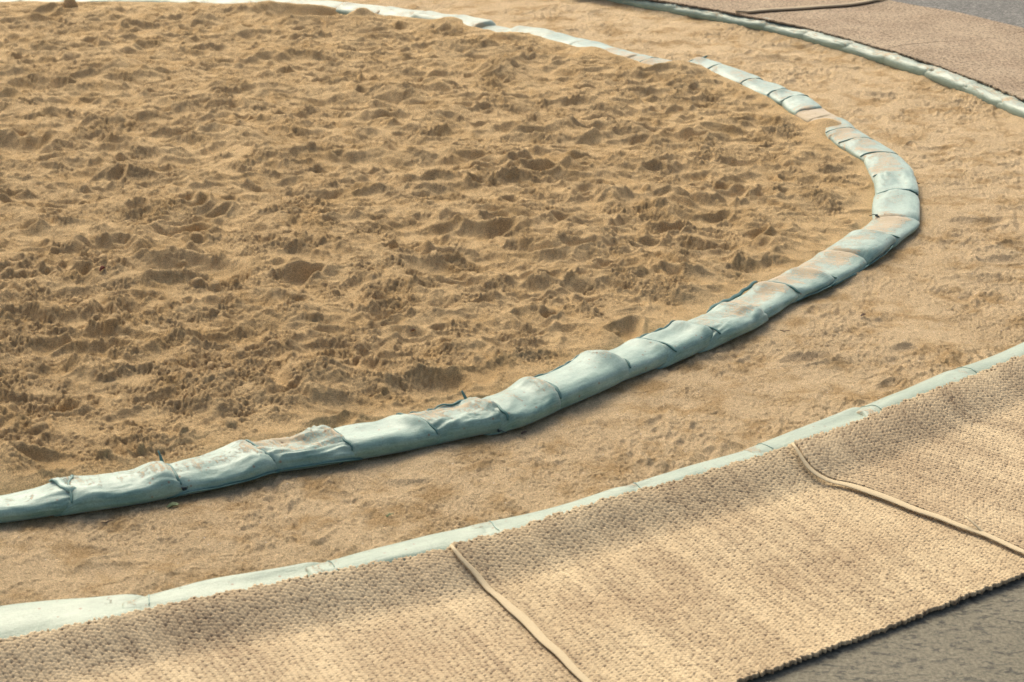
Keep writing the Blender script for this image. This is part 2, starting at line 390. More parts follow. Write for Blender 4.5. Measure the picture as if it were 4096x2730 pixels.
# thousands of old footprints in the pit
n_st = 3900
xs = rs.uniform(X0+.4, 3.6, n_st); ys = rs.uniform(Y0+.4, Y1-.4, n_st)
for x, y in zip(xs, ys):
    sd = SD[int((y-Y0)/RES), int((x-X0)/RES)]
    if sd < .22: continue
    k = min(1, (sd-.1)/.5)
    heel = rs.random() < .35
    L = rs.uniform(.07, .13) if heel else rs.uniform(.16, .34)
    stamp(x, y, rs.normal()*.55+(math.pi if rs.random() < .5 else 0), L, L*rs.uniform(.38, .5) if not heel else L*rs.uniform(.6, .95),
          rs.uniform(.010, .031)*(.35+.65*k)*(1.3 if heel else 1), rs.uniform(.35, .9), rs.uniform(-.2, 1), rs.uniform(.3, 1), rs.choice([2, 3, 4]))
# the deepest hollows seen in the photo
for px, py, L, ang, dp in [(702, 938, .30, .2, .085), (780, 1090, .55, -.1, .06), (180, 1660, .24, .3, .075), (1541, 1280, .20, .1, .06), (2160, 700, .18, 0, .06), (2660, 905, .18, .4, .07),
                           (2500, 505, .22, 0, .06), (1225, 68, .75, .05, .12), (50, 795, .16, 0, .06), (850, 450, .30, .1, .05), (450, 452, .16, 0, .06), (1950, 940, .28, .3, .05),
                           (2790, 985, .35, .2, .05), (60, 590, .40, .1, .06), (1200, 1120, .25, .5, .05), (2510, 1340, .22, 1.3, .045), (1980, 1640, .30, .4, .05), (1730, 1560, .30, .2, .045),
                           (1330, 1720, .22, 1.0, .035), (2950, 640, .25, .2, .05), (3050, 500, .22, 0, .045), (1300, 340, .2, 0, .07), (2750, 545, .3, .2, .05), (150, 360, .5, 0, .06)]:
    x, y = at(px, py, .06); stamp(x, y, ang, L, L*.6, dp, .45, .3, .2, 3)
# path: shallow scuffs, low relief
HP = (spectral(.08, 1.0, 1.6, 5)*.0050+spectral(.03, .25, 1.2, 6, .6)*.0036*np.clip(.6+.6*spectral(.2, 1.5, 1.5, 7), .15, 2)).astype(np.float32)
ridge = spectral(.05, .5, 1.4, 8)
HP += np.clip(.35-np.abs(ridge), 0, 1)*.011
Hpit, H = H, HP
for k in range(500):
    x, y = rs.uniform(X0+.4, X1-.4), rs.uniform(Y0+.4, Y1-.4)
    if SD[int((y-Y0)/RES), int((x-X0)/RES)] > -.2: continue
    L = rs.uniform(.08, .30)
    stamp(x, y, rs.uniform(0, 6.3), L, L*rs.uniform(.35, .6), rs.uniform(.005, .018), rs.uniform(.3, .8), rs.uniform(-.5, 1), .3, 2)
for px, py, L, ang, dp in [(3225, 1440, .22, .3, .028), (3560, 1540, .16, .9, .02), (3620, 1400, .16, .6, .012), (3920, 890, .30, .1, .022), (4010, 1040, .22, .1, .022), (3850, 990, .2, .2, .012),
                           (3060, 235, .35, 0, .03), (3480, 385, .35, 0, .018), (3170, 190, .3, 0, .018), (3700, 600, .3, 0, .02), (2880, 1440, .18, .2, .01), (2900, 1250, .14, .3, .008), (430, 2290, .25, .2, .012), (340, 2210, .2, .0, .012),
                           (1600, 1950, .2, .3, .01), (1330, 1985, .15, .2, .01)]:
    x, y = at(px, py, 0); stamp(x, y, ang, L, L*.5, dp, .5, .5, .2, 3)
Hpath, H = H, None
H = Hpit*PIT+Hpath*(1-PIT)
# loose sand slides to its angle of repose
TAL = .72*RES
for it in range(9):
    for ax in (0, 1):
        d = np.diff(H, axis=ax); mv = np.sign(d)*np.maximum(np.abs(d)-TAL, 0)*.25
        if ax == 0: H[:-1] += mv; H[1:] -= mv
        else: H[:, :-1] += mv; H[:, 1:] -= mv
# crumbly texture where the sand was kicked up, smooth where it slid or was pressed
cm = blur(np.clip(1-smooth_mask*1.2, 0, 1), .012)
patch = spectral(.15, 1.5, 1.7, 9)
left_near = sstep(1.5, -3.0, GX)*sstep(10.5, 7.0, GY)
patch2 = spectral(.06, .5, 1.4, 19)
CR = np.clip(.30+.30*patch+.35*patch2+.8*left_near, 0.03, 1.4)*cm
CR = CR*(.25+.75*ROUGH)*PIT+(.22+.10*patch)*(1-PIT)
n1 = spectral(.010, .05, .6, 12); n2 = np.abs(spectral(.016, .09, 1.0, 13))
H += CR*(n1*.0036+(.8-n2)*.0095)
H += spectral(.010, .03, .3, 14)*.0008+spectral(.022, .12, .9, 15)*.0018*ROUGH
# clods
nc = 50000
cxs = rs.uniform(X0+.3, 3.4, nc); cys = Y0+.3+(Y1-Y0-.6)*rs.random(nc)**1.35
rad = .0055*(rs.random(nc)**(-.45)); rad = np.clip(rad, .005, .030)
for x, y, r in zip(cxs, cys, rad):
    i, j = int((x-X0)/RES), int((y-Y0)/RES)
    c = CR[j, i]
    if SD[j, i] < .15 or rs.random() > (c*1.15-.12)*(1.0 if r < .010 else (.2 if x > -.9 or y > 10 else .8)): continue
    R_ = int(r*1.5/RES)+2
    a, b = slice(j-R_, j+R_+1), slice(i-R_, i+R_+1)
    dx = GX[a, b]-x; dy = GY[a, b]-y
    if dx.shape != (2*R_+1, 2*R_+1): continue
    th = rs.uniform(0, 3.14); e = rs.uniform(.7, 1.3)
    u = (dx*math.cos(th)+dy*math.sin(th))/(r*e); v = (-dx*math.sin(th)+dy*math.cos(th))/(r/e)
    q = 1-np.abs(u)**2.4-np.abs(v)**2.4
    z = float(H[j, i])+r*.05+r*.75*np.sqrt(np.clip(q, 0, 1))*(1+.15*u)
    H[a, b] = np.where(q > 0, np.maximum(H[a, b], z), H[a, b])
# base levels: pit is filled almost to the top of the bags
lvl = (.072-.040*sstep(.5, 1.3, GX)*sstep(13.1, 12.4, GY))*sstep(-.03, .18, SD)
lvl += .016*np.exp(-((SD-.17)/.08)**2)*sstep(12.6, 13.6, GY)            # banked up against the far bags
SO = bil(so_c, GX, GY, cx[0], cy[0], CG)
lvl += .034*sstep(.10, -.02, SO)*sstep(10.5, 12, GY)               # and a little against the far outer bags
H = H*(.35+.65*sstep(0, .25, np.abs(SD)))+lvl+.02*ROUGH
del SO
for px, py, r, h in [(3345, 492, .16, .05), (3310, 478, .11, .035), (2560, 234, .2, .022), (1835, 84, .15, .07), (3520, 640, .06, .0), (3270, 590, .12, .03), (3440, 970, .10, .06), (3380, 1040, .12, .035), (2700, 285, .15, .05), (2430, 200, .2, .04),
                     (280, 30, .001, .0), (3150, 1080, .12, .03)]:
    x, y = at(px, py, .08)
    if h > 0: H += h*np.exp(-(((GX-x)**2+(GY-y)**2)/(r*r))**1.3)*(1+.10*patch)
crumb_g = np.clip(CR*1.1+.25*np.clip(n2-.6, 0, 1)*PIT, 0, 1).astype(np.float32)
SAND_H = H.astype(np.float32)
def sand_z(x, y): return bil(SAND_H, np.asarray(x, float), np.asarray(y, float), X0, Y0, RES)

# surface mesh: rows get longer with distance, as wide as anything a viewer near the photographer can see
NC = 2000; u = np.linspace(-.50, .45, NC)
yy = [5.35]
while yy[-1] < 17.7: yy.append(yy[-1]+.0042*(yy[-1]/5.5)**1.15)
yy = np.array(yy); YY = np.repeat(yy[:, None], NC, 1); XX = u[None, :]*(YY*.93+1.17)
ZZ = sand_z(XX, YY); CRv = bil(crumb_g, XX, YY, X0, Y0, RES)
sdv = bil(sd_c, XX, YY, cx[0], cy[0], CG); sov = bil(so_c, XX, YY, cx[0], cy[0], CG)
Vs = np.stack([XX, YY, ZZ], -1).reshape(-1, 3)
fc = lambda A: (A[:-1, :-1]+A[1:, 1:])/2
inside_pit = fc(sdv) > 0; in_all = (fc(sov) > -.22) & (fc(XX) < 5.5) & (fc(XX) > -7.2)
for nm, keep, mt, lab in (('sand_pit', inside_pit & in_all, M_PIT, 'deep trampled golden sand inside the ring of bags'), ('sand_path', ~inside_pit & in_all, M_PATH, 'flat pinkish sand band between the two rings of bags')):
    V, Q, A = compact(Vs, grid_faces(len(yy), NC, keep), {'crumb': CRv.ravel()})
    o = mesh_obj(nm, V, Q, mt, attrs=A); tag(o, lab, 'sand', kind='structure')
del GX, GY, Hpit, Hpath, n1, n2, patch, H, ROUGH

# coarse sand floor beyond the detailed part
th = np.linspace(0, 2*math.pi, 97)[:-1]
R0 = 5.4
Vb = [(centre[0], centre[1], -.03)]+[(centre[0]+R0*math.cos(t), centre[1]+R0*math.sin(t), -.03) for t in th]
o = mesh_obj('sand_floor', np.array(Vb), [(0, k+1, (k+1) % 96+1) for k in range(96)], M_PIT, attrs={'crumb': np.full(97, .9)})
tag(o, 'plain sand floor under the pit', 'sand', kind='structure')
S_ = 400
gxs = np.array([-S_, -40, -8, 0, 8, 40, S_])
Vg = np.array([(x, y+10, -.045) for y in gxs for x in gxs])
o = mesh_obj('ground', Vg, grid_faces(7, 7), M_GROUND); tag(o, 'worn grey ground around the sand ring', 'ground', kind='structure')

# ------------------------------------------------------------------ sandbags
class Bag:
    def __init__(s, i0, o0, i1, o1, H_, seed, wr=1., lift=.055, over=.05, under=.075, z0=0., taper=.28, pinch=0.):
        s.pinch = pinch
        s.H, s.seed, s.wr, s.lift, s.z0, s.taper = H_, seed, wr, lift, z0, taper
        m0, m1 = (i0+o0)/2, (i1+o1)/2; t = m1-m0; L = np.hypot(*t); t = t/L
        s.L = L+over+under
        s.c0 = m0-t*under; s.c1 = m1+t*over
        s.a0 = (o0-i0)/2; s.a1 = (o1-i1)/2; s.t = t
        s.bulge = 0
    def surf(s, u, ph):
        """u 0..1 along, ph angle round the section (0 = outer side, pi/2 = top)"""
        u = np.asarray(u, float); ph = np.asarray(ph, float)
        of = np.clip(np.cos(ph), 0, 1)*s.pinch                    # the outer corners droop to the ground
        e0 = np.clip(u/(s.taper*(1+1.2*of)), 0, 1); e0 = 1-(1-e0)**2.2
        q1 = .82-.16*of
        e1 = np.sqrt(np.clip(1-np.clip((u-q1)/(1-q1), 0, 1)**2.4, 0, 1))
        e = .07+.93*e0*e1
        sw = .97+.07*np.sin(np.pi*np.clip(u, 0, 1))-.13*(1-e1)-.30*(1-e0)**2-.15*of*(np.exp(-u/.10)+np.exp(-(1-u)/.08))+.045*vnoise(u*3+s.seed, u*0+3, s.seed)
        cs, sn = np.cos(ph), np.sin(ph)
        ax = np.sign(cs)*np.abs(cs)**.66
        zz = np.sign(sn)*np.abs(sn)**.80
        # the fabric edge sags outwards
        C = s.c0+(s.c1-s.c0)*u[..., None]; A = s.a0+(s.a1-s.a0)*u[..., None]
        slump = 1+.05*vnoise(u*2.5+9, ph*.5, s.seed+5)
        xy = C+A*(ax*sw*slump)[..., None]
        xy = xy+s.t*(.018*vnoise(ax*1.7+s.seed, u*0, s.seed+8)*np.sign(u-.5)*np.abs(2*u-1)**3)[..., None]
        hh = s.H*e*(1+.12*vnoise(u*2.2+4, ax*1.3, s.seed+1))
        z = s.z0+hh*.5*(1+zz)+s.lift*sstep(.66, 1.0, u)*(.6+.4*zz)*(1-.85*of)
        # creases that gather towards the ends and a few long ones
        top = np.clip(zz+.25, 0, 1)
        ends = np.exp(-u/(.14*max(1, s.wr)))+.8*np.exp(-(1-u)/(.10*max(1, s.wr)))
        warp = ax*5.5+1.3*vnoise(u*4, ax*2, s.seed+2)+(u-.5)*2.2
        cre = 1-np.abs(vnoise(warp*1.5, u*1.6, s.seed+3))*2.0
        cre2 = vnoise(u*6+ax*2.5, ax*3.2-u*2, s.seed+4)
        z = z+s.wr*top*(cre*.0062*ends+cre2*.0026+vnoise(u*13+ax*4, ax*9, s.seed+6)*.0008)
        return np.concatenate([xy, z[..., None]], -1)
    def build(s, name, mat, dust):
        nu, nph = 104, 64
        uu = np.linspace(0, 1, nu); pp = np.linspace(0, 2*math.pi, nph+1)[:-1]
        U, P = np.meshgrid(uu, pp, indexing='ij')
        V = s.surf(U, P).reshape(-1, 3)
        i = np.arange(nu-1)[:, None]*nph; j = np.arange(nph)[None, :]; j2 = (j+1) % nph
        Q = np.stack([i+j, i+nph+j, i+nph+j2, i+j2], -1).reshape(-1, 4)
        # close the ends
        k = np.arange(nph//2)
        caps = []
        for base in (0, (nu-1)*nph):
            for a in range(nph//2-1):
                q = [base+a, base+a+1, base+nph-2-a, base+nph-1-a]
                if len(set(q)) == 4: caps.append(q if base == 0 else q[::-1])
        Q = np.vstack([Q, np.array(caps)])
        sn = np.sin(P); cs = np.cos(P)
        du = np.clip(sn, -1, 1)*.16+np.exp(-((U-.93)/.12)**2)*.03+np.exp(-(U/.16)**2)*.10 - .10*np.clip(cs, 0, 1)+.05*np.clip(-cs, 0, 1)
        D = (dust-.055+du).ravel()
        o = mesh_obj(name, V, Q, mat, attrs={'dust': D})
        uvl = o.data.uv_layers.new(name='UVMap')
        uvv = np.stack([U.ravel()*s.L, P.ravel()/math.pi*.45], -1).astype(np.float32)
        li = np.empty(len(o.data.loops), np.int32); o.data.loops.foreach_get('vertex_index', li)
        uvl.data.foreach_set('uv', uvv[li].ravel())
        return o
def frame_line(P):
    T = np.gradient(P, axis=0); T /= np.linalg.norm(T, axis=1)[:, None]; return T
def ribbon(name, P, wvec, width, thick, mat, parent, wig=.0, seed=0):
    """folded cloth strip: cross-section swept along P; wvec = direction of its width"""
    P = np.asarray(P, float); n = len(P); T = frame_line(P)
    W_ = np.broadcast_to(np.asarray(wvec, float), P.shape).copy(); W_ -= (W_*T).sum(1)[:, None]*T; W_ /= np.linalg.norm(W_, axis=1)[:, None]
    N = np.cross(T, W_); N *= np.sign(N[:, 2:3]+1e-9)
    sec = [(-.5, 0), (-.42, .8), (-.1, 1.0), (.2, .75), (.45, .7), (.5, 0), (0, -.3)]
    V = []
    tt = np.linspace(0, 1, n)
    wob = vnoise(tt*n*.35, tt*0, seed)*wig
    wid = width*(1+.25*vnoise(tt*6+2, tt*0, seed+1))*np.clip(.45+4*np.minimum(tt, 1-tt), 0, 1)
    for a, b in sec: V.append(P+W_*(a*wid+wob)[:, None]+N*(b*thick))
    V = np.stack(V, 1).reshape(-1, 3); m = len(sec)
    Q = [(i*m+j, i*m+(j+1) % m, (i+1)*m+(j+1) % m, (i+1)*m+j) for i in range(n-1) for j in range(m)]
    Q += [tuple(range(m))[::-1], tuple(range((n-1)*m, n*m))]
    return mesh_obj(name, V, Q, mat, parent)
def string(name, P, r, mat, parent=None):
    P = np.asarray(P, float); n = len(P); T = frame_line(P)
    ref = np.array([.31, .2, .93]); A = np.cross(T, ref); A /= np.linalg.norm(A, axis=1)[:, None]; B = np.cross(T, A)
    V = []; m = 6
    for k in range(m): V.append(P+r*(math.cos(k*2*math.pi/m)*A+math.sin(k*2*math.pi/m)*B))
    V = np.stack(V, 1).reshape(-1, 3)
    Q = [(i*m+j, i*m+(j+1) % m, (i+1)*m+(j+1) % m, (i+1)*m+j) for i in range(n-1) for j in range(m)]+[tuple(range(m))[::-1], tuple(range((n-1)*m, n*m))]
    return mesh_obj(name, V, Q, mat, parent)
def tie(bag, root, u, ph, size=.03, seed=0):
    r = np.random.default_rng(seed+100)
    c = bag.surf(np.array([u]), np.array([ph]))[0]+np.array([0, 0, .004])
    P = [c]
    for k in range(26): P.append(c+np.array([r.normal()*size*.35, r.normal()*size*.35, abs(r.normal())*size*.22]))
    P = smooth_line(np.array(P), 1)
    tail = [P[-1]+np.array([k*.006*math.cos(seed), k*.006*math.sin(seed)-.002*k, .002*math.sin(k)]) for k in range(1, 7)]
    string('tie', np.vstack([P, tail]), .0022, M_TIE, root)

def end_hem(bag, root, seed, ph0=.75, ph1=2.8, w=.013, u=.985, flap=0.):
    ph = np.linspace(ph0, ph1, 26)
    P = bag.surf(np.full(26, u), ph); P[:, 2] += .0045
    if flap: P[-5:, 2] += np.linspace(0, flap, 5); P[-5:, :2] += np.linspace(0, .02, 5)[:, None]*(-bag.a1/np.hypot(*bag.a1))
    ribbon('hem', P, np.append(bag.t, 0), w, .0055, M_HEM, root, .004, seed)
def side_hem(bag, root, seed, u0=.15, u1=.95, w=.028, ph=-.12, mat=None, out=.006):
    uu = np.linspace(u0, u1, 34); P = bag.surf(uu, np.full(34, ph)+.10*vnoise(uu*7, uu*0, seed))
    n = bag.a0/np.hypot(*bag.a0)*(1 if abs(ph) < 1.5 else -1)
    P[:, :2] += n*out
    ribbon('hem', P, np.append(n, .55), w, .005, mat or M_HEM, root, .006, seed)

def crease_hem(b0, b1, root, seed, w=.011, ph0=.5, ph1=2.8, flap=0.):
    """hem of bag b0 lying in the crease where it rides up on bag b1"""
    P = []
    for ph in np.linspace(ph0, ph1, 22):
        A = b0.surf(np.linspace(.7, 1, 40), np.full(40, ph)); B = b1.surf(np.linspace(0, .45, 50), np.full(50, ph))
        o_ = b0.c1; t = b0.t
        sa = (A[:, :2]-o_)@t; sb = (B[:, :2]-o_)@t
        x = np.linspace(max(sa.min(), sb.min()), min(sa.max(), sb.max()), 60)
        ia, ib = np.argsort(sa), np.argsort(sb)
        za = np.interp(x, sa[ia], A[ia, 2]); zb = np.interp(x, sb[ib], B[ib, 2])
        over_ = np.where(zb >= za)[0]; j = over_[0] if len(over_) else 59
        lx = np.interp(x[j], sb[ib], B[ib, 0]); ly = np.interp(x[j], sb[ib], B[ib, 1])
        P.append((lx, ly, max(za[j], zb[j])+.002))
    P = smooth_line(np.array(P), 3)
    if flap:
        a = -b0.a1/np.hypot(*b0.a1); n_ = 6
        ext_ = np.array([[P[-1, 0]+a[0]*.007*i, P[-1, 1]+a[1]*.007*i, P[-1, 2]+flap*(i/n_)**1.2] for i in range(1, n_+1)])
        P = np.vstack([P, ext_])
    ribbon('hem', P, np.append(b0.t, .25), w, .006, M_HEM, root, .003, seed)
near_lab = {
 0: 'teal sandbag cut off by the left edge of the photo, with a folded tie',
 1: 'long teal sandbag near the lower left with an upturned corner on its right end',
 2: 'teal sandbag with a dark double hem along its foot, right of the upturned corner',
 3: 'crumpled teal sandbag with sandy wrinkles and a loose hem, fourth from the left',
 4: 'smooth humped teal sandbag right of the crumpled one, fifth from the left',
 5: 'creased teal sandbag with parallel folds and a pointed ear at its upper corner',
 6: 'plump teal sandbag with a rolled hem across its right end',
 7: 'fat smooth teal sandbag, the highest hump of the near curve',
 8: 'pale teal sandbag right of the highest hump, short and rounded',
 9: 'teal sandbag with a torn lower corner, second right of the highest hump',
 10: 'teal sandbag with gathered folds on its left end, below the bag with the frayed edge',
 11: 'flat teal sandbag with a frayed strip along its sand side and corners showing',
 12: 'flat teal sandbag with a cord hem along its outer edge, above the frayed one',
 13: 'sand-spattered teal sandbag half under a drift where the ring starts to turn',
 14: 'small clean pillow-like pale sandbag on the lower right turn of the ring',
 15: 'sandbag mostly covered by orange sand with a pointed outer corner on the right turn',
 16: 'teal sandbag with a small dark knot on its inner corner at the rightmost turn',
 17: 'clean square teal sandbag with a curved crease, rightmost of the ring',
 18: 'teal sandbag with a band of sand across it, just above the clean square bag',
 19: 'teal sandbag with sand streaks, second above the clean square bag',
 20: 'thin sandy teal sandbag with a dark fold, third above the clean square bag',
 21: 'last teal sandbag below the buried gap in the ring, sandy on top',
 22: 'sandbag almost wholly buried by the drift at the gap in the ring',
 23: 'sandbag showing only a small patch through the drift at the gap',
 24: 'blue-green sandbag just above the buried gap with a drooping end',
 25: 'blue-green sandbag with a small open corner, second above the buried gap',
 26: 'blue-green sandbag with a thick dark fold over its upper end, above the gap',
 27: 'long blue-green sandbag with a dark raised edge along the pit, far right curve',
 28: 'folded blue-green sandbag with a dark open lip pointing to the pit',
}
ordn = ['first', 'second', 'third', 'fourth', 'fifth', 'sixth', 'seventh', 'eighth', 'ninth', 'tenth', 'eleventh', 'twelfth', 'thirteenth', 'fourteenth', 'fifteenth', 'sixteenth', 'seventeenth', 'eighteenth', 'nineteenth', 'twentieth', 'twenty-first']
G_IN = 'sandbags laid end to end round the sand pit'
hts = {0: .105, 1: .13, 2: .12, 3: .125, 4: .13, 5: .125, 6: .135, 7: .15, 8: .135, 9: .13, 10: .13, 11: .10, 12: .105, 13: .09, 14: .115, 15: .085, 16: .10, 17: .105, 18: .09, 19: .09, 20: .085, 21: .09, 22: .07, 23: .07, 24: .10, 25: .10, 26: .105, 27: .105, 28: .11}
dusts = {0: .36, 1: .37, 2: .38, 3: .42, 4: .34, 5: .40, 6: .37, 7: .33, 8: .32, 9: .34, 10: .38, 11: .42, 12: .43, 13: .42, 14: .38, 15: .44, 16: .36, 17: .33, 18: .41, 19: .41, 20: .42, 21: .42, 22: .6, 23: .6, 24: .36, 25: .38, 26: .36, 27: .37, 28: .38}
wrs = {0: 1.3, 1: 1.3, 2: 1.5, 3: 2.4, 5: 2.2, 6: 1.1, 10: 1.6, 17: 1.2}
prev = None
nb = len(out)-1; first_back = len(SE)-1
n_back = 0
for k0 in range(nb):
    k = k0-2; first_back = len(SE)-3
    if k < first_back:
        Hh = hts.get(k, .105); du = dusts.get(k, .36); wr = wrs.get(k, .9); m = M_BAG
        lab = near_lab.get(k, 'teal sandbag outside the left edge, %s from the frame' % ordn[max(0, -k-1)])
    else:
        q = k-first_back; Hh = [.10, .10, .10, .105, .105, .11, .12, .07, .13, .14][q] if q < 10 else .135
        du = .42 if q < 4 else .36; wr = .8; m = M_BAG if q < 6 else M_BAG_PALE
        lab = '%s %s sandbag along the far edge of the pit, counted leftward from the right bend' % (ordn[q], 'blue-green' if q < 6 else 'bleached') if q < 20 else '%s bleached sandbag of the far edge lying outside the photo' % ordn[q-20]
    rb = np.random.default_rng(902+k)
    sk = [rb.normal()*.007*(out[k0+q]-inn[k0+q])/np.hypot(*(out[k0+q]-inn[k0+q])) for q in (0, 1)]
    b = Bag(inn[k0]+sk[0], out[k0]+sk[0], inn[k0+1]+sk[1], out[k0+1]+sk[1], Hh*rb.uniform(.70, .80), 31+k*7+70, wr*(1.15 if wr > 1 else .8), lift=rb.uniform(.022, .042) if k < 14 else .015, taper=rb.uniform(.10, .20), over=rb.uniform(.02, .06), pinch=rb.uniform(.6, 1.1))
    o = b.build('sandbag', m, du)
    tag(o, lab, 'sandbag', G_IN)
    if prev is not None and k <= first_back+2 and k-1 not in (13, 15, 22, 23):
        crease_hem(prev[0], b, prev[1], k, w={7: .020, 2: .015, 6: .015, 11: .018, 12: .016}.get(k, .011), ph0=.45, flap=.05 if k in (2, 6) else 0)
    prev = (b, o)
    if k in (2, 3): side_hem(b, o, k, .05, .97, .034, -.35)
    if k in (5, 7, 9): side_hem(b, o, k, .25, .9, .010, 2.3, None, .0)
    if k in (11,): side_hem(b, o, k, .05, .95, .018, 2.6, None, .02)
    if k in (12, 14, 13): side_hem(b, o, k, .1, .95, .016, -.2)
    if k in (27, 28): side_hem(b, o, k, .1, .95, .02, 2.7)
    if k in (1, 3): tie(b, o, .985, .05, .032, k)
    if k in (4, 6): tie(b, o, .03, -.1, .03, k)
    if k == 16: tie(b, o, .1, 2.5, .03, k); tie(b, o, .9, .1, .03, 9)
    if k in (17, 18): tie(b, o, .05, .1, .03, k)
    if k in (0,):      # folded mouth of the bag with its stitched edge
        u_ = np.linspace(.80, 1.0, 16); P = b.surf(u_, np.linspace(2.3, .7, 16)); P[:, 2] += .003
        ribbon('folded_mouth', P, np.append(b.t, .1), .03, .007, M_BAG, o, .003, 3)

# outer ring, near side: bags half under the mats
def seen(p): return abs(p[0]) < .2778*(p[1]*math.cos(PITCH)+CAM_H*math.sin(PITCH))+.1
G_OUT = 'pale sandbags under the mat edge on the near side'
fo_r = resample(fo, .62); fo_rn = normals(fo_r, centre)
ext = np.clip(polydist(me_, fo_r[:, 0], fo_r[:, 1])+.035, .10, .36)
pv = None; n_in = n_off = 0
for k in range(len(fo_r)-1):
    b = Bag(fo_r[k]-.035*fo_rn[k], fo_r[k]+ext[k]*fo_rn[k], fo_r[k+1]-.035*fo_rn[k+1], fo_r[k+1]+ext[k+1]*fo_rn[k+1], .112, 500+k*3, .5, lift=.004, over=.07, under=.10, taper=.05)
    o = b.build('sandbag', M_BAG_PALE, .31)
    if seen((fo_r[k]+fo_r[k+1])/2): n_in += 1; lab = '%s pale green sandbag from the left showing above the near mats' % ordn[n_in-1]
    else: n_off += 1; lab = '%s pale green sandbag of the near strip lying outside the photo' % ordn[n_off-1]
    tag(o, lab, 'sandbag', G_OUT)
    P = b.surf(np.linspace(.15, .17, 14), np.linspace(1.35, 2.85, 14)); P[:, 2] += .001
    ribbon('seam', P, np.append(b.t, 0), .0045, .0022, M_BAG, o, .002, k)
    pv = (b, o)
G_FAR = 'pale sandbags in front of the far mats'
bo_r = resample(bo, .50); bo_rn = normals(bo_r, centre)
edge_far = smooth_line(pts([(1900, -110), (2200, -50), (2552, 0), (2700, 22), (2865, 50), (3000, 78), (3178, 112), (3369, 154), (3537, 211), (3712, 253), (3888, 334), (4096, 411), (4300, 520), (4500, 640)], .105), 1)
edge_far = edge_far+normals(edge_far, centre)*.07
ext_f = np.clip(polydist(edge_far, bo_r[:, 0], bo_r[:, 1])+.03, .16, .5)
pv = None; n_in = n_off = 0
for k in range(len(bo_r)-1):
    b = Bag(bo_r[k]-.01*bo_rn[k], bo_r[k]+ext_f[k]*bo_rn[k], bo_r[k+1]-.01*bo_rn[k+1], bo_r[k+1]+ext_f[k+1]*bo_rn[k+1], .088, 700+k*5, 1.8, lift=.015, over=.07, under=.10, taper=.16)
    o = b.build('sandbag', M_BAG_SAGE, .38)
    p_ = (bo_r[k]+bo_r[k+1])/2
    if seen(p_) and p_[1] < 16.4: n_in += 1; lab = '%s sage green sandbag from the top edge going right, in front of the far mats' % ordn[n_in-1]
    else: n_off += 1; lab = '%s sage green sandbag of the far strip lying outside the photo' % ordn[n_off-1]
    tag(o, lab, 'sandbag', G_FAR)
    pv = (b, o)

# ------------------------------------------------------------------ braided mats
LW, LP = .0110, .0136        # half-braid width, lobe pitch
def lobes(a, b, seed):
    """height 0..1 and tone of the braid lobes; a runs along the braid, b across"""
    bb = b+.004*vnoise(a*3, b*2, seed)+.0015*vnoise(a*17, b*11, seed+4)
    ii = np.floor(bb/LW); best = np.full(a.shape, -1.); tone = np.zeros(a.shape); ca = np.zeros(a.shape); cb = np.zeros(a.shape)
    for di in (-1, 0, 1):
        i = ii+di
        sh = hrand(i//2, i*0, seed+1)+.5*(i % 2)
        j0 = np.floor(a/LP-sh)
        for dj in (-1, 0, 1):
            j = j0+dj
            r1 = hrand(i, j, seed+2); r2 = hrand(i, j, seed+3); r3 = hrand(i, j, seed+5)
            c_a = (j+.5+sh+(r1-.5)*.30)*LP; c_b = (i+.5+(r2-.5)*.18+np.where(i % 2 == 0, .09, -.09))*LW
            da = a-c_a; db = bb-c_b
            s = np.where(i % 2 == 0, .55, -.55)+(r3-.5)*.5
            u = (da*np.cos(s)+db*np.sin(s))/(LP*.60*(.85+.35*r2)); v = (-da*np.sin(s)+db*np.cos(s))/(LW*.70*(.85+.3*r1))
            q = 1-u*u-v*v
            h = np.sqrt(np.clip(q, 0, 1))*(.80+.30*r3)
            up = h > best
            best = np.where(up, h, best); tone = np.where(up, r1*.5+r2*.5, tone); ca = np.where(up, c_a, ca); cb = np.where(up, c_b, cb)
    return best, tone, ca, cb
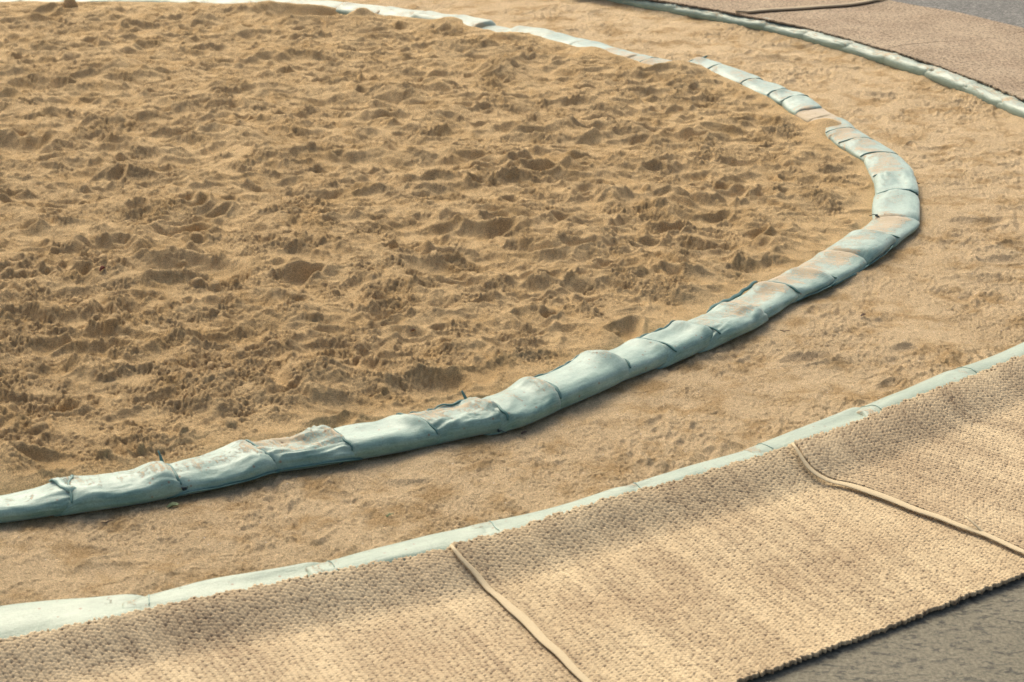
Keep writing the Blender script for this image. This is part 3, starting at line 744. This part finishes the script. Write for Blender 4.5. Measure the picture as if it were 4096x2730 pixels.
def mat_sheet(name, inner, d, length, zf, res, seed, mat, b_off=0, bend=None, amp=.0056, thick=.010):
    """inner: polyline (world xy) of the inner edge; d: unit vector the braids run along (outwards); zf(x,y,a) height of the sheet"""
    P = resample(inner, res); nb_ = len(P)
    na = int(length/res)+4
    perp = np.array([-d[1], d[0]]);
    if perp@(P[-1]-P[0]) < 0: perp = -perp
    off = -3*res
    A = off+np.arange(na)*res
    X = P[None, :, 0]+A[:, None]*d[0]; Y = P[None, :, 1]+A[:, None]*d[1]; XB, YB = X, Y
    a = np.broadcast_to(A[:, None], X.shape); 
    aw = X*d[0]+Y*d[1]; bw = X*perp[0]+Y*perp[1]+b_off
    h, tone, ca, cb = lobes(aw, bw, seed)
    # a lobe belongs to the mat when its centre is inside the edges
    a_c = a+(ca-aw)
    keepv = (a_c > 0.0+.004*np.sin(cb*60)) & (a_c < length-.02)
    bl = (P[0]@perp)+b_off; br = (P[-1]@perp)+b_off
    keepv &= (cb > bl+.004) & (cb < br-.004)
    if bend is not None:                                     # the side edge is not quite straight: the braids follow it
        la = (bend-bend[0])@d; lb = (bend-bend[0])@perp
        f = np.interp(a, la, lb); X = X+f*perp[0]; Y = Y+f*perp[1]
    Z = zf(X, Y, a)+amp*h+thick*.5
    kp = keepv & (h > 0.02)
    fk = kp[:-1, :-1] & kp[1:, :-1] & kp[:-1, 1:] & kp[1:, 1:]
    hole = keepv[:-1, :-1] & keepv[1:, 1:] & keepv[1:, :-1] & keepv[:-1, 1:]
    V = np.stack([X, Y, Z], -1).reshape(-1, 3)
    streak = .5+(.5 if res < .004 else .12)*vnoise(aw*.8, bw*14, seed+9)
    tn = np.clip(.20+.42*tone+.32*streak+(.25 if res < .004 else .05)*(hrand(np.floor((bw+.004*vnoise(aw*3, bw*2, seed))/(2*LW)), np.zeros_like(bw), seed+31)-.5)-.62*(1-np.clip(h, 0, 1))**2+.12*vnoise(aw*3, bw*3, seed+12), 0, 1)  # gaps between lobes darkened in the tone: painted shade, their relief being shallow
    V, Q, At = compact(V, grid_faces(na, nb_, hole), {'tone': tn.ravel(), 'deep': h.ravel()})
    # turn the rim down to give the mat its thickness
    E_ = np.vstack([Q[:, [0, 1]], Q[:, [1, 2]], Q[:, [2, 3]], Q[:, [3, 0]]])
    key = np.sort(E_, 1); code = key[:, 0].astype(np.int64)*len(V)+key[:, 1]
    uq, idx, cnt = np.unique(code, return_index=True, return_counts=True)
    be = E_[idx[cnt == 1]]
    bv = np.unique(be); mp = np.full(len(V), -1); mp[bv] = len(V)+np.arange(len(bv))
    V2 = V[bv].copy(); V2[:, 2] -= thick+.004
    Q2 = np.stack([be[:, 1], be[:, 0], mp[be[:, 0]], mp[be[:, 1]]], 1)
    V = np.vstack([V, V2]); Q = np.vstack([Q, Q2])
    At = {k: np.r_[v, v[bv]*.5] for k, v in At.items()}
    return mesh_obj(name, V, Q, mat, attrs=At)

# near mats: they climb over the outer ring of bags and lie flat outside it
me_fine = resample(me_, .05)
crest = fo
def zf_near(X, Y, a):
    d = a                                                    # distance out from the edge along the braid
    crown = .118-.098*sstep(-.03, .23, d)-.014*sstep(.2, .5, d)-.034*sstep(.35, 1.1, d)
    und = .010*vnoise(X*3.1, Y*3.1, 3)*sstep(.1, .4, d)*.6+.006*vnoise(X*5+3, Y*5, 4)*sstep(.25, 0, d)
    return crown+und+.0
def cut(P, xa, xb):
    P = resample(P, .01); m = (P[:, 0] >= xa) & (P[:, 0] <= xb); return P[m]
hem_ab = [(1810, 2187), (1852, 2250), (1888, 2286), (2013, 2393), (2072, 2446), (2150, 2518), (2263, 2619), (2310, 2660), (2399, 2730), (2520, 2830), (2640, 2930)]
hem_bc = [(3175, 1793), (3229, 1856), (3293, 1897), (3421, 1939), (3512, 1975), (3695, 2030), (3850, 2080), (3968, 2112), (4096, 2167), (4240, 2215)]
hem_b2 = [(3855, 2084), (3900, 2102), (3968, 2130), (4032, 2162), (4096, 2198), (4200, 2255)]
ab = np.array([at(x, y, z) for (x, y), z in zip(hem_ab, [.13, .095, .065, .035]+[.03]*9)]); bc = np.array([at(x, y, z) for (x, y), z in zip(hem_bc, [.14, .105, .075, .05]+[.04]*9)])
d_ab = ab[-1]-ab[3]; d_ab /= np.hypot(*d_ab); d_bc = bc[-1]-bc[3]; d_bc /= np.hypot(*d_bc)
ab0 = at(1806, 2180, .125); bc0 = at(3170, 1786, .125)
abl = smooth_line(resample(np.vstack([ab0, ab[1:]]), .03), 3); bcl = smooth_line(resample(np.vstack([bc0, bc[1:]]), .03), 3)
oe = pts([(2947, 2730), (3421, 2577), (3695, 2477), (4059, 2363)], -.018)
# length of the middle mat along its braids
def ray_len(p, d, q0, q1):
    v = q1-q0; M = np.array([[d[0], -v[0]], [d[1], -v[1]]]); s = np.linalg.solve(M, q0-p); return s[0]
L_B = ray_len(me_[14], d_ab, oe[0], oe[-1])
print('LAYOUT ab', d_ab, 'bc', d_bc, 'L', L_B, 'ab0', ab0, 'bc0', bc0)
G_MAT = 'braided straw mats laid round the near side'
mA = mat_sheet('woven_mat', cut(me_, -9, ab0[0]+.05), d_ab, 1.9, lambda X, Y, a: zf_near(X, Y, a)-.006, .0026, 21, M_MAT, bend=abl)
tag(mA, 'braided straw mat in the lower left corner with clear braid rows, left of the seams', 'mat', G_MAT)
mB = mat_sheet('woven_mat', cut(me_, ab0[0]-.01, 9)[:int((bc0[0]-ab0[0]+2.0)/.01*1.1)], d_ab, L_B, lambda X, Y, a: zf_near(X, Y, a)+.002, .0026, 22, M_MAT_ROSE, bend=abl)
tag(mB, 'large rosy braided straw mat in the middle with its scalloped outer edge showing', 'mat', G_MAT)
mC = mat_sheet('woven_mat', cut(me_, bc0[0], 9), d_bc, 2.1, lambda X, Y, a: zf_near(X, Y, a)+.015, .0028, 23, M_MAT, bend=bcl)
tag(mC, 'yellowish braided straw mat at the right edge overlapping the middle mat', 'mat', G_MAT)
def edge_dist(p): return polydist(me_fine, np.array([p[0]]), np.array([p[1]]))[0]
def tape(name, line, parent, w, add, d):
    P = resample(np.array(line), .03); P = smooth_line(P, 2)
    p0 = P[0]
    a_ = np.array([np.hypot(*(p-p0)) for p in P])
    z = zf_near(P[:, 0], P[:, 1], a_)+add
    n = np.array([-d[1], d[0], 0])
    P3 = np.c_[P, z]
    P3[:, :2] += n[:2]*(.004*vnoise(a_*9, a_*0, 5))[:, None]
    return ribbon(name, P3, n, w, .0035, M_TAPE, parent, .002, 7)
tape('binding', [ab0]+[p for p in ab[1:]], mB, .034, .0125, d_ab)
tape('binding', [bc0]+[p for p in bc[1:]], mC, .036, .026, d_bc)
tape('binding', pts(hem_b2, .02), mB, .020, .014, d_bc).location.z -= .105-.02

# far mats
def zf_far(X, Y, a): return .098-.02*sstep(.0, .15, a)-.09*sstep(.1, 1.6, a)+.008*vnoise(X*2.2, Y*2.2, 6)
hf = at(2935, 64, .06); df = at(3270, 0, .03)-hf; df /= np.hypot(*df)
h2 = at(3521, 213, .06); d2 = at(4096, 145, .03)-h2; d2 /= np.hypot(*d2)
print('FAR', hf, df, h2, d2, edge_far[[0, -1]])
mo = pts([(3590, 0), (3788, 38), (3941, 69), (4096, 99)], .02)
dm = (df+d2)/2; dm /= np.hypot(*dm)
def cutx(P, a, b):
    P = resample(P, .01); return P[(P[:, 0] >= a) & (P[:, 0] <= b)]
Lf = ray_len(h2, dm, mo[0], mo[-1])
print('Lf', Lf)
G_MF = 'straw mats on the far side'
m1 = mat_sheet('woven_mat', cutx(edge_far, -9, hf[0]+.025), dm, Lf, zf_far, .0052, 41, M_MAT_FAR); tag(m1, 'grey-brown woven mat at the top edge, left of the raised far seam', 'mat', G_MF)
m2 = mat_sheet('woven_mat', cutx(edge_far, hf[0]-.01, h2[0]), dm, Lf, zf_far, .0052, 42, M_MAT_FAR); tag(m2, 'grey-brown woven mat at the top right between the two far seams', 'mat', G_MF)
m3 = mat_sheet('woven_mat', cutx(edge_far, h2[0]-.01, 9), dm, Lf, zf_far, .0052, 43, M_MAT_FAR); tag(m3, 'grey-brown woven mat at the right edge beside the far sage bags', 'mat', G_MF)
def tape_far(p, d, parent, w, th_, L):
    s = np.arange(0, L, .06); P = p[None]+s[:, None]*d[None]; z = zf_far(P[:, 0], P[:, 1], s)+.020
    ribbon('binding', np.c_[P, z], np.array([-d[1], d[0], 0]), w, th_, M_TAPE_FAR, parent, .004, 2)
tape_far(cutx(edge_far, -9, hf[0])[-1], dm, m2, .075, .016, 1.9)

# ------------------------------------------------------------------ small litter
def leaf(px, py, size, mat, label, z=0., rot=0., curl=.3, kind='leaf', lobed=False):
    x, y = at(px, py, z); zz = float(sand_z(x, y)) if z < .2 else z
    n = 18; V = [(0, 0, 0)]
    for k in range(n):
        t = 2*math.pi*k/n; r = size*(.55+.45*abs(math.cos(t)))*(1 if not lobed else (.65+.35*math.cos(5*t)))
        V.append((r*math.cos(t), r*.55*math.sin(t), curl*size*(math.sin(t)**2)+.15*size*math.cos(t)))
    V = np.array(V); Vt = V+[0, 0, .0012]; Vb_ = V-[0, 0, .0004]
    F = [(0, k+1, (k+1) % n+1) for k in range(n)]; m = n+1
    F2 = [(m, m+(k+1) % n+1, m+k+1) for k in range(n)]; F3 = [(k+1, m+k+1, m+(k+1) % n+1, (k+1) % n+1) for k in range(n)]
    o = mesh_obj(kind, np.vstack([Vt, Vb_]), F+F2+F3, mat)
    o.location = (x, y, zz+size*.12+.002); o.rotation_euler = (.2, -.15, rot)
    tag(o, label, 'leaf'); return o
leaf(690, 2036, .026, M_LEAF_G, 'curled pale green leaf on the path below the upturned bag corner', rot=.2, curl=.5)
leaf(1557, 2058, .020, M_LEAF_G, 'small lobed green leaf on the path above the near mats', rot=.5, lobed=True)
leaf(808, 1868, .016, M_LEAF_R, 'small dark red leaf at the sand side of the hemmed bag', .07, .4, .7)
leaf(1437, 1735, .013, M_LEAF_R, 'tiny purple-red leaf standing in the sand above the fifth bag', .07, 1.3, .8)
leaf(414, 1127, .018, M_LEAF_R, 'dark maroon leaf standing in the open sand at left', .07, .8, .9)
leaf(1652, 1338, .014, M_LEAF_B, 'little pale brown husk in the middle of the trampled sand', .07, .1, .9)
leaf(3452, 1272, .016, M_LEAF_B, 'dark brown leaf on the path right of the cord-hemmed bag', 0, .3, .5)
leaf(2095, 1732, .014, M_LEAF_B, 'brown leaf on the path below the plump bag', 0, .3, .4)
def twig(px, py, L, rot, label, z=0.):
    x, y = at(px, py, z); s = np.linspace(-.5, .5, 9)*L
    P = np.c_[s, .06*L*np.sin(s*9/L), .1*L*np.abs(s/L)]
    o = string('twig', P, .0022, M_TWIG); o.location = (x, y, float(sand_z(x, y))+.004); o.rotation_euler = (0, 0, rot)
    tag(o, label, 'twig')
twig(3140, 1325, .05, -.1, 'pale short twig on the path beside the frayed bag')
twig(430, 2000+90, .045, .6, 'dark twig sticking out under the leftmost bag')
twig(1840, 1640+40, .04, -.4, 'thin twig on the sand beside the pointed ear')
# loose sand lump like a cone at the top left
x, y = at(283, 48, .07)
n, m = 14, 20; V = []
for i in range(n):
    t = i/(n-1)
    for j in range(m):
        a = 2*math.pi*j/m; r = .068*math.sqrt(max(0, 1-t**2.4))*(1+.05*math.sin(3*a+t*4)); V.append((r*math.cos(a), r*math.sin(a), .15*t-.03))
F = [(i*m+j, i*m+(j+1) % m, (i+1)*m+(j+1) % m, (i+1)*m+j) for i in range(n-1) for j in range(m)]
o = mesh_obj('sand_lump', np.array(V), F, M_PIT, attrs={'crumb': np.full(len(V), .95)}); o.location = (x, y, float(sand_z(x, y)))
tag(o, 'rounded lump of packed sand standing near the top left corner', 'sand lump')
